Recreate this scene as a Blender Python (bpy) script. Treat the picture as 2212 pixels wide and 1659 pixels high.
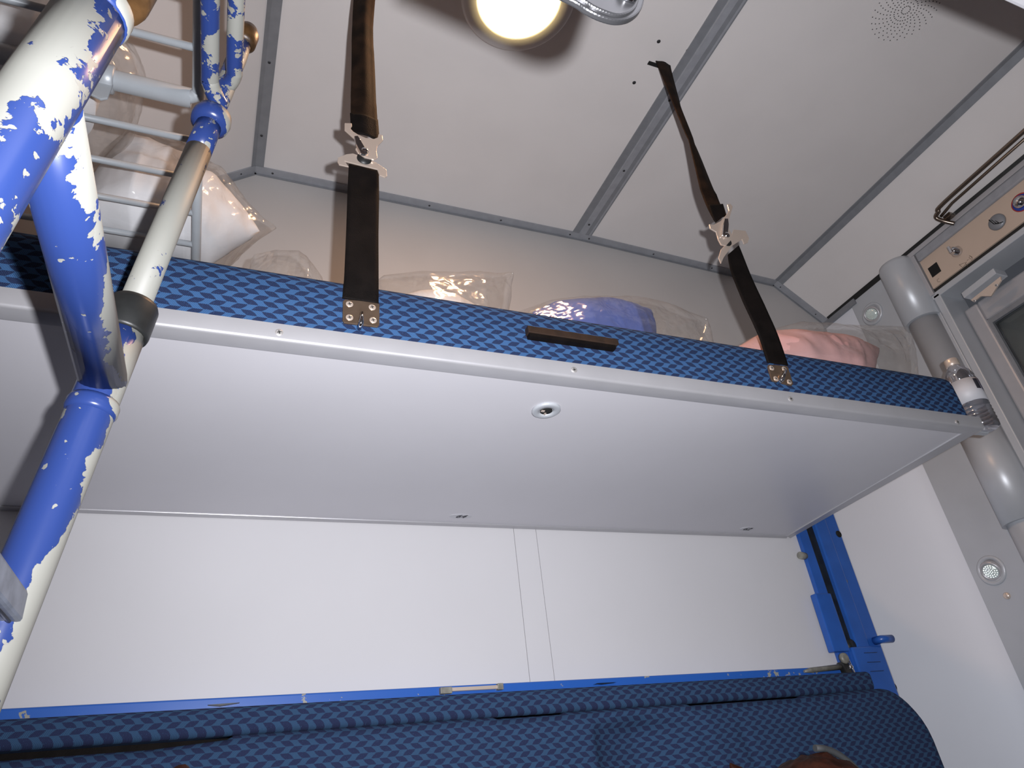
import bpy, bmesh, math, random
from mathutils import Vector, Matrix, noise
from math import sin, cos, pi, radians
random.seed(7)
S = bpy.context.scene
COL = S.collection
for o in list(bpy.data.objects): bpy.data.objects.remove(o)

# ------------------------------------------------------------------ camera
# metres; x runs across the compartment to the window, y to the berth wall, z up; the lens is Z0 above the floor
Z0 = 1.2
F = 1501.14; CX, CY = 1106.0, 829.5
R = ((0.9260321734, -0.3632247342, -0.1026265377),
     (0.1083109315, 0.5161846539, -0.8496011681),
     (0.3615704024, 0.7756424405, 0.5173448063))
cam = bpy.data.objects.new('camera', bpy.data.cameras.new('camera'))
COL.objects.link(cam)
right, down, fwd = Vector(R[0]), Vector(R[1]), Vector(R[2])
m = Matrix((( right[0], -down[0], -fwd[0], 0), (right[1], -down[1], -fwd[1], 0), (right[2], -down[2], -fwd[2], Z0), (0, 0, 0, 1)))
cam.matrix_world = m
cam.data.sensor_width = 36; cam.data.lens = 36*F/2212
cam.data.clip_start = 0.02
S.camera = cam
S.view_settings.view_transform = 'Standard'; S.view_settings.look = 'None'
S.view_settings.gamma = 1; S.view_settings.use_curve_mapping = False
S.view_settings.exposure = 0.0
w = bpy.data.worlds.new('world'); S.world = w; w.use_nodes = True
w.node_tree.nodes['Background'].inputs[0].default_value = (0.8, 0.85, 1, 1)
w.node_tree.nodes['Background'].inputs[1].default_value = 0.06
# the camera's own flash, 5 cm to the right of and 3 cm above the lens
fl = bpy.data.lights.new('camera_flash', 'SPOT'); fl.energy = 104; fl.color = (0.95, 0.955, 1.0)
fl.shadow_soft_size = 0.0075; fl.spot_size = radians(150); fl.spot_blend = 1.0
flo = bpy.data.objects.new('camera_flash', fl); COL.objects.link(flo)
flo.location = Vector((0, 0, Z0)) + right*.05 - down*.03
flo.rotation_euler = (Matrix((right, -down, -fwd)).transposed() @ Matrix.Rotation(radians(-9), 3, 'Y')).to_euler()
# the ceiling lamp's light
la = bpy.data.lights.new('lamp_light', 'AREA'); la.shape = 'DISK'; la.size = 0.18; la.energy = 5.6; la.color = (1.0, 0.54, 0.28)
lao = bpy.data.objects.new('lamp_light', la); COL.objects.link(lao); lao.location = (0.49, 0.765, Z0+1.535)

# ------------------------------------------------------------------ projection helper: a pixel seen on a known plane gives the real point
def on(px, py, axis, val):
    a, b = (px-CX)/F, (py-CY)/F
    d = right*a + down*b + fwd
    return d*(val/d[axis])
H = .56; W = 1.4537; X = 1.966; ZC = 1.5736

# ------------------------------------------------------------------ materials
class NT:
    def __init__(s, name):
        s.m = bpy.data.materials.new(name); s.m.use_nodes = True
        s.t = s.m.node_tree; s.n = s.t.nodes; s.b = s.n['Principled BSDF']; s.out = s.n['Material Output']
    def node(s, typ, **k):
        x = s.n.new(typ)
        for a, v in k.items(): setattr(x, a, v)
        return x
    def put(s, sock, v):
        if isinstance(v, bpy.types.NodeSocket): s.t.links.new(v, sock)
        else: sock.default_value = v
    def ma(s, op, a, b=0.0, c=0.0):
        x = s.node('ShaderNodeMath', operation=op)
        s.put(x.inputs[0], a); s.put(x.inputs[1], b); s.put(x.inputs[2], c)
        return x.outputs[0]
    def mix(s, f, a, b):
        x = s.node('ShaderNodeMix', data_type='RGBA'); s.put(x.inputs[0], f)
        s.put(x.inputs[6], a if not isinstance(a, tuple) else (*a[:3], 1)); s.put(x.inputs[7], b if not isinstance(b, tuple) else (*b[:3], 1))
        return x.outputs[2]
    def coord(s, kind='Object'):
        return s.node('ShaderNodeTexCoord').outputs[kind]
    def noise(s, vec, scale, detail=2, rough=.5):
        x = s.node('ShaderNodeTexNoise'); s.put(x.inputs['Vector'], vec)
        x.inputs['Scale'].default_value = scale; x.inputs['Detail'].default_value = detail; x.inputs['Roughness'].default_value = rough
        return x.outputs[0]
    def bump(s, h, strength, dist=.001):
        x = s.node('ShaderNodeBump'); s.put(x.inputs['Height'], h); x.inputs['Strength'].default_value = strength; x.inputs['Distance'].default_value = dist
        s.t.links.new(x.outputs[0], s.b.inputs['Normal'])
    def smooth(s, v, lo, hi):
        x = s.node('ShaderNodeMapRange', interpolation_type='SMOOTHSTEP'); s.put(x.inputs[0], v)
        x.inputs[1].default_value = lo; x.inputs[2].default_value = hi
        return x.outputs[0]

def mat(name, col, rough=.5, metal=0, var=0.0, vscale=8, bump=0, bscale=300, coat=0, emit=0, spec=.5):
    t = NT(name); b = t.b
    b.inputs['Roughness'].default_value = rough; b.inputs['Metallic'].default_value = metal
    b.inputs['Coat Weight'].default_value = coat; b.inputs['Coat Roughness'].default_value = .1
    b.inputs['Specular IOR Level'].default_value = spec
    co = t.coord()
    if var:
        n = t.noise(co, vscale, 4)
        c2 = tuple(c*(1-var) for c in col)
        t.put(b.inputs['Base Color'], t.mix(t.smooth(n, .3, .7), c2, tuple(col)))
    else: b.inputs['Base Color'].default_value = (*col, 1)
    if bump: t.bump(t.noise(co, bscale, 3), bump)
    if emit:
        b.inputs['Emission Color'].default_value = (*col, 1); b.inputs['Emission Strength'].default_value = emit
    return t.m

def fabric(name, light, dark):
    t = NT(name)
    sp = t.node('ShaderNodeSeparateXYZ'); t.t.links.new(t.coord('UV'), sp.inputs[0])
    u, v = sp.outputs[0], sp.outputs[1]
    wob = t.ma('MULTIPLY', t.ma('SUBTRACT', t.noise(t.coord('UV'), 30, 1), .5), .0012)
    v = t.ma('ADD', v, wob)
    U0, V0 = .0265, .0092
    rv = t.ma('DIVIDE', v, V0); row = t.ma('FLOOR', rv); par = t.ma('MODULO', t.ma('ABSOLUTE', row), 2.0)
    sg = t.ma('SUBTRACT', t.ma('MULTIPLY', par, 2), 1)
    fv = t.ma('SUBTRACT', t.ma('FRACT', rv), .5)
    shift = t.ma('MULTIPLY', row, .5)
    uu = t.ma('ADD', t.ma('ADD', t.ma('DIVIDE', u, U0), shift), t.ma('MULTIPLY', t.ma('MULTIPLY', sg, fv), .34))
    fu = t.ma('ABSOLUTE', t.ma('SUBTRACT', t.ma('FRACT', uu), .5))
    msk = t.ma('MULTIPLY', t.smooth(t.ma('ADD', fu, t.ma('MULTIPLY', t.ma('ABSOLUTE', fv), .10)), .315, .275),
               t.smooth(t.ma('ABSOLUTE', fv), .50, .44))
    # fine twill threads, their slant alternating row by row
    st = t.ma('FRACT', t.ma('DIVIDE', t.ma('ADD', u, t.ma('MULTIPLY', t.ma('MULTIPLY', sg, -.75), v)), .0023))
    th = t.smooth(t.ma('ABSOLUTE', t.ma('SUBTRACT', st, .5)), .22, .34)
    mid = tuple((a*.42+b*.58) for a, b in zip(light, dark))
    cl = t.mix(th, light, mid)
    cd = t.mix(th, dark, tuple((a*.16+b*.84) for a, b in zip(light, dark)))
    c = t.mix(msk, cl, cd)
    n = t.noise(t.coord('UV'), 900, 2)
    c2 = t.mix(t.smooth(n, .62, .75), c, tuple(min(1, x*1.25) for x in light))
    t.put(t.b.inputs['Base Color'], c2)
    t.b.inputs['Roughness'].default_value = .95; t.b.inputs['Specular IOR Level'].default_value = .15
    t.bump(t.ma('ADD', th, t.ma('MULTIPLY', msk, .6)), .5, .0006)
    return t.m

def peeled(name, bias, dirn=(1, 0, 0), k=.12, scale=16, specks=.64):
    """blue enamel flaked off a pale primer: bias high = mostly bare primer; dirn = the side that hands have worn"""
    t = NT(name)
    co = t.coord()
    warp = t.node('ShaderNodeTexNoise'); warp.inputs['Scale'].default_value = 90; warp.inputs['Detail'].default_value = 6
    t.put(warp.inputs['Vector'], co)
    va = t.node('ShaderNodeVectorMath', operation='MULTIPLY_ADD'); t.t.links.new(warp.outputs[1], va.inputs[0])
    va.inputs[1].default_value = (.014, .014, .014); t.t.links.new(co, va.inputs[2])
    n = t.noise(va.outputs[0], scale, 5, .62)
    g = t.node('ShaderNodeNewGeometry')
    dt = t.node('ShaderNodeVectorMath', operation='DOT_PRODUCT'); t.t.links.new(g.outputs['Normal'], dt.inputs[0]); dt.inputs[1].default_value = dirn
    val = t.ma('ADD', n, t.ma('MULTIPLY', dt.outputs['Value'], k))
    val = t.ma('ADD', val, bias-.5)
    bare = t.smooth(val, .5, .506)
    sp = t.smooth(t.noise(va.outputs[0], 75, 1), specks, specks+.01)
    bare = t.ma('MAXIMUM', bare, sp)
    sp2 = t.smooth(t.noise(va.outputs[0], 60, 1), .32, .31)
    spk = t.ma('MULTIPLY', sp2, t.smooth(val, .58, .5))
    bare = t.ma('MAXIMUM', t.ma('SUBTRACT', bare, 0), 0)
    c = t.mix(bare, (.021, .043, .170), (.26, .26, .235))
    edge = t.ma('MULTIPLY', t.smooth(val, .515, .506), bare)
    c = t.mix(t.ma('MULTIPLY', edge, .35), c, (.2, .19, .17))
    t.put(t.b.inputs['Base Color'], c)
    t.b.inputs['Roughness'].default_value = .28
    x = t.ma('ADD', .25, t.ma('MULTIPLY', bare, .3)); t.put(t.b.inputs['Roughness'], x)
    t.bump(t.ma('SUBTRACT', 1.0, bare), .6, .0006)
    return t.m

def plastic_film(name):
    t = NT(name)
    tr = t.node('ShaderNodeBsdfTransparent'); gl = t.node('ShaderNodeBsdfGlossy'); df = t.node('ShaderNodeBsdfDiffuse')
    tr.inputs[0].default_value = (.97, .965, .96, 1); gl.inputs['Roughness'].default_value = .16
    df.inputs[0].default_value = (.75, .73, .7, 1)
    lw = t.node('ShaderNodeLayerWeight'); lw.inputs[0].default_value = .35
    bp = t.node('ShaderNodeBump'); bp.inputs['Strength'].default_value = .5; bp.inputs['Distance'].default_value = .02
    co = t.coord(); n = t.noise(co, 22, 2, .5); n = t.ma('ABSOLUTE', t.ma('SUBTRACT', n, .5))
    t.t.links.new(n, bp.inputs['Height']); t.t.links.new(bp.outputs[0], gl.inputs['Normal']); t.t.links.new(bp.outputs[0], lw.inputs['Normal'])
    m1 = t.node('ShaderNodeMixShader'); m2 = t.node('ShaderNodeMixShader')
    t.put(m1.inputs[0], t.ma('ADD', .05, t.ma('MULTIPLY', lw.outputs['Facing'], .22)))
    t.t.links.new(tr.outputs[0], m1.inputs[1]); t.t.links.new(gl.outputs[0], m1.inputs[2])
    m2.inputs[0].default_value = .05
    t.t.links.new(m1.outputs[0], m2.inputs[1]); t.t.links.new(df.outputs[0], m2.inputs[2])
    t.t.links.new(m2.outputs[0], t.out.inputs[0])
    return t.m

M = dict(
    wallr=mat('white_corner_laminate', (.68, .70, .75), .6, var=.03, vscale=3, spec=.08),
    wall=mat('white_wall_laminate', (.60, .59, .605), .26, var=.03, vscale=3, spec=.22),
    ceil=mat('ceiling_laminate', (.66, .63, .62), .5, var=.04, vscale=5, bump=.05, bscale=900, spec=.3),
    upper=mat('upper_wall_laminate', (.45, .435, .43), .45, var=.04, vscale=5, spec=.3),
    strip=mat('grey_joint_strip', (.23, .24, .26), .45, metal=.2, var=.1, vscale=40),
    strip2=mat('grey_joint_strip_light', (.33, .34, .37), .4, metal=.2, var=.1, vscale=40),
    panel=mat('berth_underside', (.58, .57, .60), .4, var=.03, vscale=4, spec=.35),
    alu=mat('satin_aluminium', (.455, .45, .47), .35, metal=.35, var=.05, vscale=20, bump=.03, bscale=600),
    silver=mat('silver_lacquer', (.47, .49, .52), .36, metal=.15, var=.05, vscale=10, bump=.04, bscale=700),
    rackm=mat('grey_lacquered_tube', (.42, .45, .48), .38, metal=.15, var=.06, vscale=30),
    polish=mat('polished_plate', (.045, .045, .048), .30, metal=.7, var=.1, vscale=60),
    chrome=mat('chrome', (.75, .75, .77), .09, metal=1),
    steel=mat('lamp_tinted_steel', (.74, .62, .53), .32, metal=.55, bump=.05, bscale=500),  # steel with the lamp's warm reflection put into its base colour
    nickel=mat('reflection_tinted_nickel', (.20, .14, .10), .28, metal=.6, var=.2, vscale=60),  # nickel plate, the brown it reflects put into its colour
    bronze=mat('bronzed_rod', (.20, .16, .13), .25, metal=.9),
    screw=mat('screw_metal', (.5, .48, .47), .4, metal=.5),
    darkscrew=mat('dark_screw', (.05, .05, .055), .5, metal=.4),
    black=mat('black_hole', (.004, .004, .004), .9),
    web=mat('black_webbing', (.0065, .0045, .0040), .75, var=.5, vscale=35, bump=.6, bscale=500, spec=.12),
    webb=mat('brown_black_webbing', (.022, .011, .006), .8, var=.7, vscale=28, bump=.6, bscale=500, spec=.12),
    rubber=mat('black_rubber', (.016, .017, .017), .45, var=.4, vscale=40, bump=.1, bscale=200),
    lit_rubber=mat('flash_lit_tan_rubber', (.11, .055, .02), .4, var=.85, vscale=26, bump=.4, bscale=150),  # black-tan rubber, its browner look under the flash put into the colour
    leather=mat('brown_leather', (.030, .014, .007), .65, var=.4, vscale=60, bump=.3, bscale=400),
    blue=mat('blue_rail_paint', (.022, .105, .42), .3, var=.15, vscale=14),
    bare=mat('bare_worn_metal', (.30, .29, .25), .5, metal=.3, var=.4, vscale=60),
    channel_dark=mat('dark_channel', (.014, .018, .022), .45, var=.6, vscale=40),  # near-black mottled tone of channel bed, groove and scored lines
    beige=mat('beige_control_panel', (.52, .41, .33), .45, var=.04),
    red=mat('red_ring', (.4, .03, .02), .4), blued=mat('blue_ring', (.02, .05, .3), .4),
    white=mat('white_cotton', (.82, .83, .86), .85, var=.06, vscale=14, bump=.4, bscale=30),
    bluesheet=mat('blue_sheet', (.035, .095, .40), .85, var=.15, vscale=14, bump=.4, bscale=30),
    pink=mat('pink_sheet', (.58, .33, .32), .85, var=.12, vscale=14, bump=.4, bscale=30),
    film=plastic_film('clear_plastic_film'),
    lamp=mat('lit_frosted_glass', (1.0, .78, .38), .3, emit=5),
    label=mat('white_label', (.52, .52, .55), .5), ink=mat('printed_ink', (.02, .02, .03), .5),
    navy=mat('navy_label', (.015, .02, .13), .4), floor=mat('grey_linoleum', (.12, .12, .13), .6, var=.2, vscale=9),
    hair=mat('dark_brown_hair', (.030, .008, .004), .6, var=.7, vscale=50, bump=.8, bscale=120, spec=.1),
    skin=mat('skin', (.5, .3, .22), .55), cloth=mat('dark_jumper', (.02, .02, .03), .9, bump=.3), band=mat('grey_band', (.022, .024, .026), .7),
    lens=mat('faceted_lens', (.78, .88, .85), .15, metal=.4),
    step=mat('ribbed_grey_tread', (.20, .22, .27), .5, var=.35, vscale=50),
    grime=mat('scribble_ink', (.10, .07, .05), .7),
)
FAB = fabric('blue_basketweave_fabric', (.042, .110, .245), (.012, .017, .048))
FABD = fabric('blue_basketweave_backrest_fabric', (.034, .082, .160), (.018, .022, .060))
def glassmat():
    t = NT('window_glass'); t.b.inputs['Base Color'].default_value = (.9, .95, .95, 1)
    t.b.inputs['Transmission Weight'].default_value = 1; t.b.inputs['Roughness'].default_value = .02; t.b.inputs['IOR'].default_value = 1.45
    return t.m
M['glass'] = glassmat()
def petmat():
    t = NT('clear_bottle_plastic')
    tr = t.node('ShaderNodeBsdfTransparent'); gl = t.node('ShaderNodeBsdfGlossy'); gl.inputs['Roughness'].default_value = .08
    gl.inputs[0].default_value = (.9, .9, .95, 1); tr.inputs[0].default_value = (.85, .87, .9, 1)
    lw = t.node('ShaderNodeLayerWeight'); lw.inputs[0].default_value = .5
    mm = t.node('ShaderNodeMixShader'); t.put(mm.inputs[0], t.ma('ADD', .25, t.ma('MULTIPLY', lw.outputs['Facing'], .6)))
    t.t.links.new(tr.outputs[0], mm.inputs[1]); t.t.links.new(gl.outputs[0], mm.inputs[2]); t.t.links.new(mm.outputs[0], t.out.inputs[0])
    return t.m
M['pet'] = petmat()

# ------------------------------------------------------------------ mesh helpers (camera-height coordinates; Z0 is added when linked)
def finish(name, me, mt, parent, local, smooth):
    if not local: me.transform(Matrix.Translation((0, 0, Z0)))
    if isinstance(mt, (list, tuple)):
        for q in mt: me.materials.append(q)
    elif mt: me.materials.append(mt)
    if smooth:
        for p in me.polygons: p.use_smooth = True
    o = bpy.data.objects.new(name, me); COL.objects.link(o)
    if parent is not None:
        o.parent = parent
        if not local: o.matrix_parent_inverse = Matrix.Translation(-world_loc(parent))
    return o
def world_loc(o):
    v = o.matrix_parent_inverse.translation + o.location if o.parent else o.location.copy()
    return v + (world_loc(o.parent) if o.parent else Vector())
def pyd(name, vs, fs, mt, parent=None, local=False, smooth=False, fix=True):
    me = bpy.data.meshes.new(name); me.from_pydata([tuple(v) for v in vs], [], fs)
    if fix:
        bm = bmesh.new(); bm.from_mesh(me); bmesh.ops.remove_doubles(bm, verts=bm.verts, dist=1e-6)
        bmesh.ops.recalc_face_normals(bm, faces=bm.faces); bm.to_mesh(me); bm.free()
    return finish(name, me, mt, parent, local, smooth)
def frombm(name, bm, mt, parent=None, local=False, smooth=False):
    me = bpy.data.meshes.new(name); bmesh.ops.recalc_face_normals(bm, faces=bm.faces); bm.to_mesh(me); bm.free()
    return finish(name, me, mt, parent, local, smooth)
def addbox(bm, lo, hi, bev=0, seg=2):
    r = bmesh.ops.create_cube(bm, size=1)
    c = [(a+b)/2 for a, b in zip(lo, hi)]; s = [abs(b-a) for a, b in zip(lo, hi)]
    for v in r['verts']: v.co = Vector((c[0]+v.co.x*s[0], c[1]+v.co.y*s[1], c[2]+v.co.z*s[2]))
    if bev:
        es = list({e for v in r['verts'] for e in v.link_edges})
        bmesh.ops.bevel(bm, geom=es, offset=bev, segments=seg, affect='EDGES', profile=.5)
def box(name, lo, hi, mt, parent=None, bev=0, seg=2, local=False, smooth=False):
    bm = bmesh.new(); addbox(bm, lo, hi, bev, seg); return frombm(name, bm, mt, parent, local, smooth)
def hexa(name, bot, top, mt, parent=None, local=False, bev=0):
    """solid between two quads (lists of 4 points)"""
    bm = bmesh.new(); vs = [bm.verts.new(p) for p in list(bot)+list(top)]
    for f in ((0, 1, 2, 3), (7, 6, 5, 4), (0, 4, 5, 1), (1, 5, 6, 2), (2, 6, 7, 3), (3, 7, 4, 0)): bm.faces.new([vs[i] for i in f])
    if bev: bmesh.ops.bevel(bm, geom=bm.edges[:], offset=bev, segments=2, affect='EDGES', profile=.5)
    return frombm(name, bm, mt, parent, local)
def prism(name, poly, ext, mt, parent=None, bev=0, local=False, smooth=False):
    """closed polygon of 3-D points pushed along the vector ext"""
    bm = bmesh.new(); a = [bm.verts.new(p) for p in poly]; b = [bm.verts.new(Vector(p)+Vector(ext)) for p in poly]
    n = len(a); bm.faces.new(a); bm.faces.new(b[::-1])
    for i in range(n): bm.faces.new((a[i], b[i], b[(i+1) % n], a[(i+1) % n]))
    bmesh.ops.recalc_face_normals(bm, faces=bm.faces)
    if bev: bmesh.ops.bevel(bm, geom=bm.edges[:], offset=bev, segments=2, affect='EDGES', profile=.5)
    bmesh.ops.triangulate(bm, faces=[f for f in bm.faces if len(f.verts) > 4])
    return frombm(name, bm, mt, parent, local, smooth)
def frame_of(d):
    d = Vector(d).normalized(); a = Vector((0, 0, 1)) if abs(d.z) < .9 else Vector((1, 0, 0))
    u = d.cross(a).normalized(); return d, u, d.cross(u)
def addtube(bm, path, r, seg=14, cap=True):
    path = [Vector(p) for p in path]; n = len(path); rings = []
    rr = r if isinstance(r, (list, tuple)) else [r]*n
    d0, u, v = frame_of(path[1]-path[0])
    for i, p in enumerate(path):
        d = (path[min(i+1, n-1)]-path[max(i-1, 0)]).normalized()
        u = (u - d*u.dot(d)).normalized(); v = d.cross(u)
        rings.append([bm.verts.new(p+(u*cos(2*pi*k/seg)+v*sin(2*pi*k/seg))*rr[i]) for k in range(seg)])
    for i in range(n-1):
        for k in range(seg): bm.faces.new((rings[i][k], rings[i][(k+1) % seg], rings[i+1][(k+1) % seg], rings[i+1][k]))
    if cap: bm.faces.new(rings[0][::-1]); bm.faces.new(rings[-1])
def tube(name, path, r, mt, parent=None, seg=14, local=False, cap=True):
    bm = bmesh.new(); addtube(bm, path, r, seg, cap); o = frombm(name, bm, mt, parent, local)
    for p in o.data.polygons: p.use_smooth = len(p.vertices) == 4
    return o
def lathe(name, prof, mt, parent=None, seg=32, c=(0, 0, 0), ax=(0, 0, 1), local=False, smooth=True):
    """prof: (radius, height along ax)"""
    d, u, v = frame_of(ax); c = Vector(c); vs = []; fs = []
    for r, h in prof:
        for k in range(seg): vs.append(c+d*h+(u*cos(2*pi*k/seg)+v*sin(2*pi*k/seg))*max(r, 1e-5))
    for i in range(len(prof)-1):
        for k in range(seg): fs.append((i*seg+k, i*seg+(k+1) % seg, (i+1)*seg+(k+1) % seg, (i+1)*seg+k))
    fs.append(tuple(range(seg))[::-1]); fs.append(tuple((len(prof)-1)*seg+k for k in range(seg)))
    return pyd(name, vs, fs, mt, parent, local, smooth, fix=False) if False else pyd(name, vs, fs, mt, parent, local, smooth)
def bez(pts, n=10):
    """smooth path through points (Catmull-Rom)"""
    P = [Vector(p) for p in pts]; out = []
    for i in range(len(P)-1):
        a = P[max(i-1, 0)]; b = P[i]; c = P[i+1]; d = P[min(i+2, len(P)-1)]
        for k in range(n):
            t = k/n; out.append(.5*((2*b)+(c-a)*t+(2*a-5*b+4*c-d)*t*t+(3*b-a-3*c+d)*t**3))
    out.append(P[-1]); return out
def thing(name, loc, label, cat, group=None):
    o = bpy.data.objects.new(name, None); o.empty_display_size = .05; COL.objects.link(o)
    o.location = (loc[0], loc[1], loc[2]+Z0); o['label'] = label; o['category'] = cat
    if group: o['group'] = group
    return o
def tag(o, label, cat, group=None):
    o['label'] = label; o['category'] = cat
    if group: o['group'] = group
    return o
def struct(o): o['kind'] = 'structure'; return o
def sgroup(name, loc=(0, 0, 0)):
    o = bpy.data.objects.new(name, None); o.empty_display_size = .05; COL.objects.link(o); o.location = (loc[0], loc[1], loc[2]+Z0); o['kind'] = 'structure'; return o

_scr = {}
def screw(pos, nrm, parent, r=.0042, m_='screw', name='screw'):
    """countersunk cross-head screw, shared mesh"""
    key = (round(r, 5), m_)
    if key not in _scr:
        bm = bmesh.new(); seg = 16
        prof = [(r, -.0005), (r, .0004), (r*.75, .0010), (r*.62, .0011)]
        rings = [[bm.verts.new((q*cos(2*pi*k/seg), q*sin(2*pi*k/seg), h)) for k in range(seg)] for q, h in prof]
        for i in range(3):
            for k in range(seg): bm.faces.new((rings[i][k], rings[i][(k+1) % seg], rings[i+1][(k+1) % seg], rings[i+1][k]))
        bm.faces.new(rings[3])
        f0 = len(bm.faces)
        for a in (.3, .3+pi/2):
            d = Vector((cos(a), sin(a), 0))*r*.55; q = Vector((-sin(a), cos(a), 0))*r*.11
            vs = [bm.verts.new(p+Vector((0, 0, .0013))) for p in (d+q, -d+q, -d-q, d-q)]; bm.faces.new(vs)
        bm.faces.ensure_lookup_table()
        for f in bm.faces[f0:]: f.material_index = 1
        me = bpy.data.meshes.new('screw'); bm.to_mesh(me); bm.free()
        me.materials.append(M[m_]); me.materials.append(M['black']); _scr[key] = me
    o = bpy.data.objects.new(name, _scr[key]); COL.objects.link(o)
    o.parent = parent; o.matrix_parent_inverse = Matrix.Translation(-world_loc(parent))
    o.rotation_mode = 'QUATERNION'; o.rotation_quaternion = Vector(nrm).to_track_quat('Z', 'Y')
    o.location = Vector(pos)+Vector((0, 0, Z0))
    return o

def uvmap(o, fn):
    me = o.data; uv = me.uv_layers.new(name='UVMap')
    for p in me.polygons:
        for li in p.loop_indices:
            uv.data[li].uv = fn(me.vertices[me.loops[li].vertex_index].co, p.normal)

# ------------------------------------------------------------------ the room shell
XL = -.66; YF = -.49; ZF = -Z0
struct(box('floor', (XL-.05, YF-.05, ZF-.05), (X+.1, W+.05, ZF), M['floor']))
# roof line in the x-z plane: facets meeting at the joint strips
roof = [(XL, 1.09), (on(550, 372, 1, W).x-.0, 1.5722), (.9828, 1.5751), (1.7843, 1.5431), (X, 1.3936)]
roof[0] = (XL, 1.5722-.8*(roof[1][0]-XL)); roof[1] = (roof[1][0], 1.5722)
ceil = sgroup('ceiling', (.8, .5, ZC))
gap = .0015
for i in range(4):
    (xa, za), (xb, zb) = roof[i], roof[i+1]
    d = Vector((xb-xa, 0, zb-za)).normalized(); n = Vector((-d.z, 0, d.x))
    a = Vector((xa, 0, za))+d*gap; b = Vector((xb, 0, zb))-d*gap
    if i in (0, 3): a, b = (Vector((xa, 0, za)), b) if i == 0 else (a, Vector((xb, 0, zb)))
    y0, y1 = YF, W+.02
    hexa('ceiling_panel', [Vector((a.x, y0, a.z)), Vector((b.x, y0, b.z)), Vector((b.x, y1, b.z)), Vector((a.x, y1, a.z))],
         [p+n*.02 for p in (Vector((a.x, y0, a.z)), Vector((b.x, y0, b.z)), Vector((b.x, y1, b.z)), Vector((a.x, y1, a.z)))], M['ceil'], ceil)
prism('roof_backing', [(x, YF, z+.03) for x, z in roof]+[(X, YF, 1.65), (XL, YF, 1.65)], (0, W-YF+.02, 0), M['ceil'], ceil)
# joint strips running along y on the facets
def ystrip(idx, wl, wr, name='joint_strip', th=.003):
    x, z = roof[idx]
    dl = (Vector((roof[idx-1][0]-x, 0, roof[idx-1][1]-z))).normalized()
    g = sgroup('trim_%d' % (idx), (x, .5, z))
    if idx < 4:
        dr = (Vector((roof[idx+1][0]-x, 0, roof[idx+1][1]-z))).normalized()
        c = Vector((x, 0, z)); dn = Vector((0, 0, -th))
        pl = c+dl*wl; pr = c+dr*wr
        prism(name, [pl, c, pr, pr+dn, c+dn*1.05, pl+dn], (0, W-YF-.001, 0), M['strip2'] if idx == 2 else M['strip'], g).location.y = YF
        if idx == 2:   # raised ridge down the middle of the flat strip
            prism('ridge', [c+Vector((-.011, 0, -th*.9)), c+Vector((.011, 0, -th*.9)), c+Vector((.009, 0, -th-.003)), c+Vector((-.009, 0, -th-.003))], (0, W-YF-.001, 0), M['strip2'], g).location.y = YF
            prism('edge_flange', [c+Vector((-.034, 0, 0)), c+Vector((-.012, 0, 0)), c+Vector((-.012, 0, -th-.001)), c+Vector((-.034, 0, -th-.001))], (0, W-YF-.001, 0), M['strip'], g).location.y = YF
            prism('edge_flange', [c+Vector((.034, 0, 0)), c+Vector((.012, 0, 0)), c+Vector((.012, 0, -th-.001)), c+Vector((.034, 0, -th-.001))], (0, W-YF-.001, 0), M['strip'], g).location.y = YF
    return g
for idx, wl, wr in ((1, .012, .022), (2, .03, .03), (3, .012, .022)):
    g = ystrip(idx, wl, wr)
    x, z = roof[idx]
    ys = {1: (1.32, 1.1, .75), 2: (1.38, 1.15, .9), 3: (1.39, 1.18, 1.0, .7, .45)}[idx]
    for yy in ys: screw((x+(.008 if idx != 2 else 0), yy, z-.0042-(.004 if idx == 2 else 0)), (0, 0, -1), g, .0035, 'darkscrew')

# back wall: lower panels with a narrow seam strip, upper panel above the berth
wb = sgroup('wall_back', (.7, W, 0))
x1, x2 = .636, .6938
for a, b in ((XL, x1-.0006), (x1+.0006, x2-.0006), (x2+.0006, X)):
    box('wall_panel', (a, W, ZF), (b, W+.02, .66), M['wall'], wb)
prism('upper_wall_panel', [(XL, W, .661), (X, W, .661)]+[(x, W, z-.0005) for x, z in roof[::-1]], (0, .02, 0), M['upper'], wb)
box('wall_backing', (XL, W+.0205, ZF), (X, W+.06, 1.7), M['strip'], wb)
# strip along the ceiling/back wall joint
tj = sgroup('trim_4', (.8, W, ZC))
for i in range(4):
    (xa, za), (xb, zb) = roof[i], roof[i+1]
    d = Vector((xb-xa, 0, zb-za)).normalized(); n = Vector((d.z, 0, -d.x))
    if i == 0: xa += .28; za += .224
    a = Vector((xa, W, za)); b = Vector((xb, W, zb))
    dy = Vector((0, -.026, 0)); nn = n*.003
    prism('joint_strip', [a, b, b+n*.004, a+n*.004], (0, -.026, 0), M['strip2'], tj)
    prism('joint_strip', [a, b, b+n*.010, a+n*.010], (0, -.003, 0), M['strip'], tj)
for px, py in ((588, 382), (928, 452), (1083, 483), (1232, 510), (1275, 527), (1415, 561), (1541, 589), (1690, 630), (1766, 688), (520, 377)):
    p = on(px, py, 1, W-.013)
    # drop the screw onto the strip's underside
    for i in range(4):
        if roof[i][0] <= p.x <= roof[i+1][0]:
            t_ = (p.x-roof[i][0])/(roof[i+1][0]-roof[i][0]); zz = roof[i][1]+t_*(roof[i+1][1]-roof[i][1])
    screw((p.x, W-.013, zz-.0045), (0, 0, -1), tj, .003, 'darkscrew')

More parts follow.
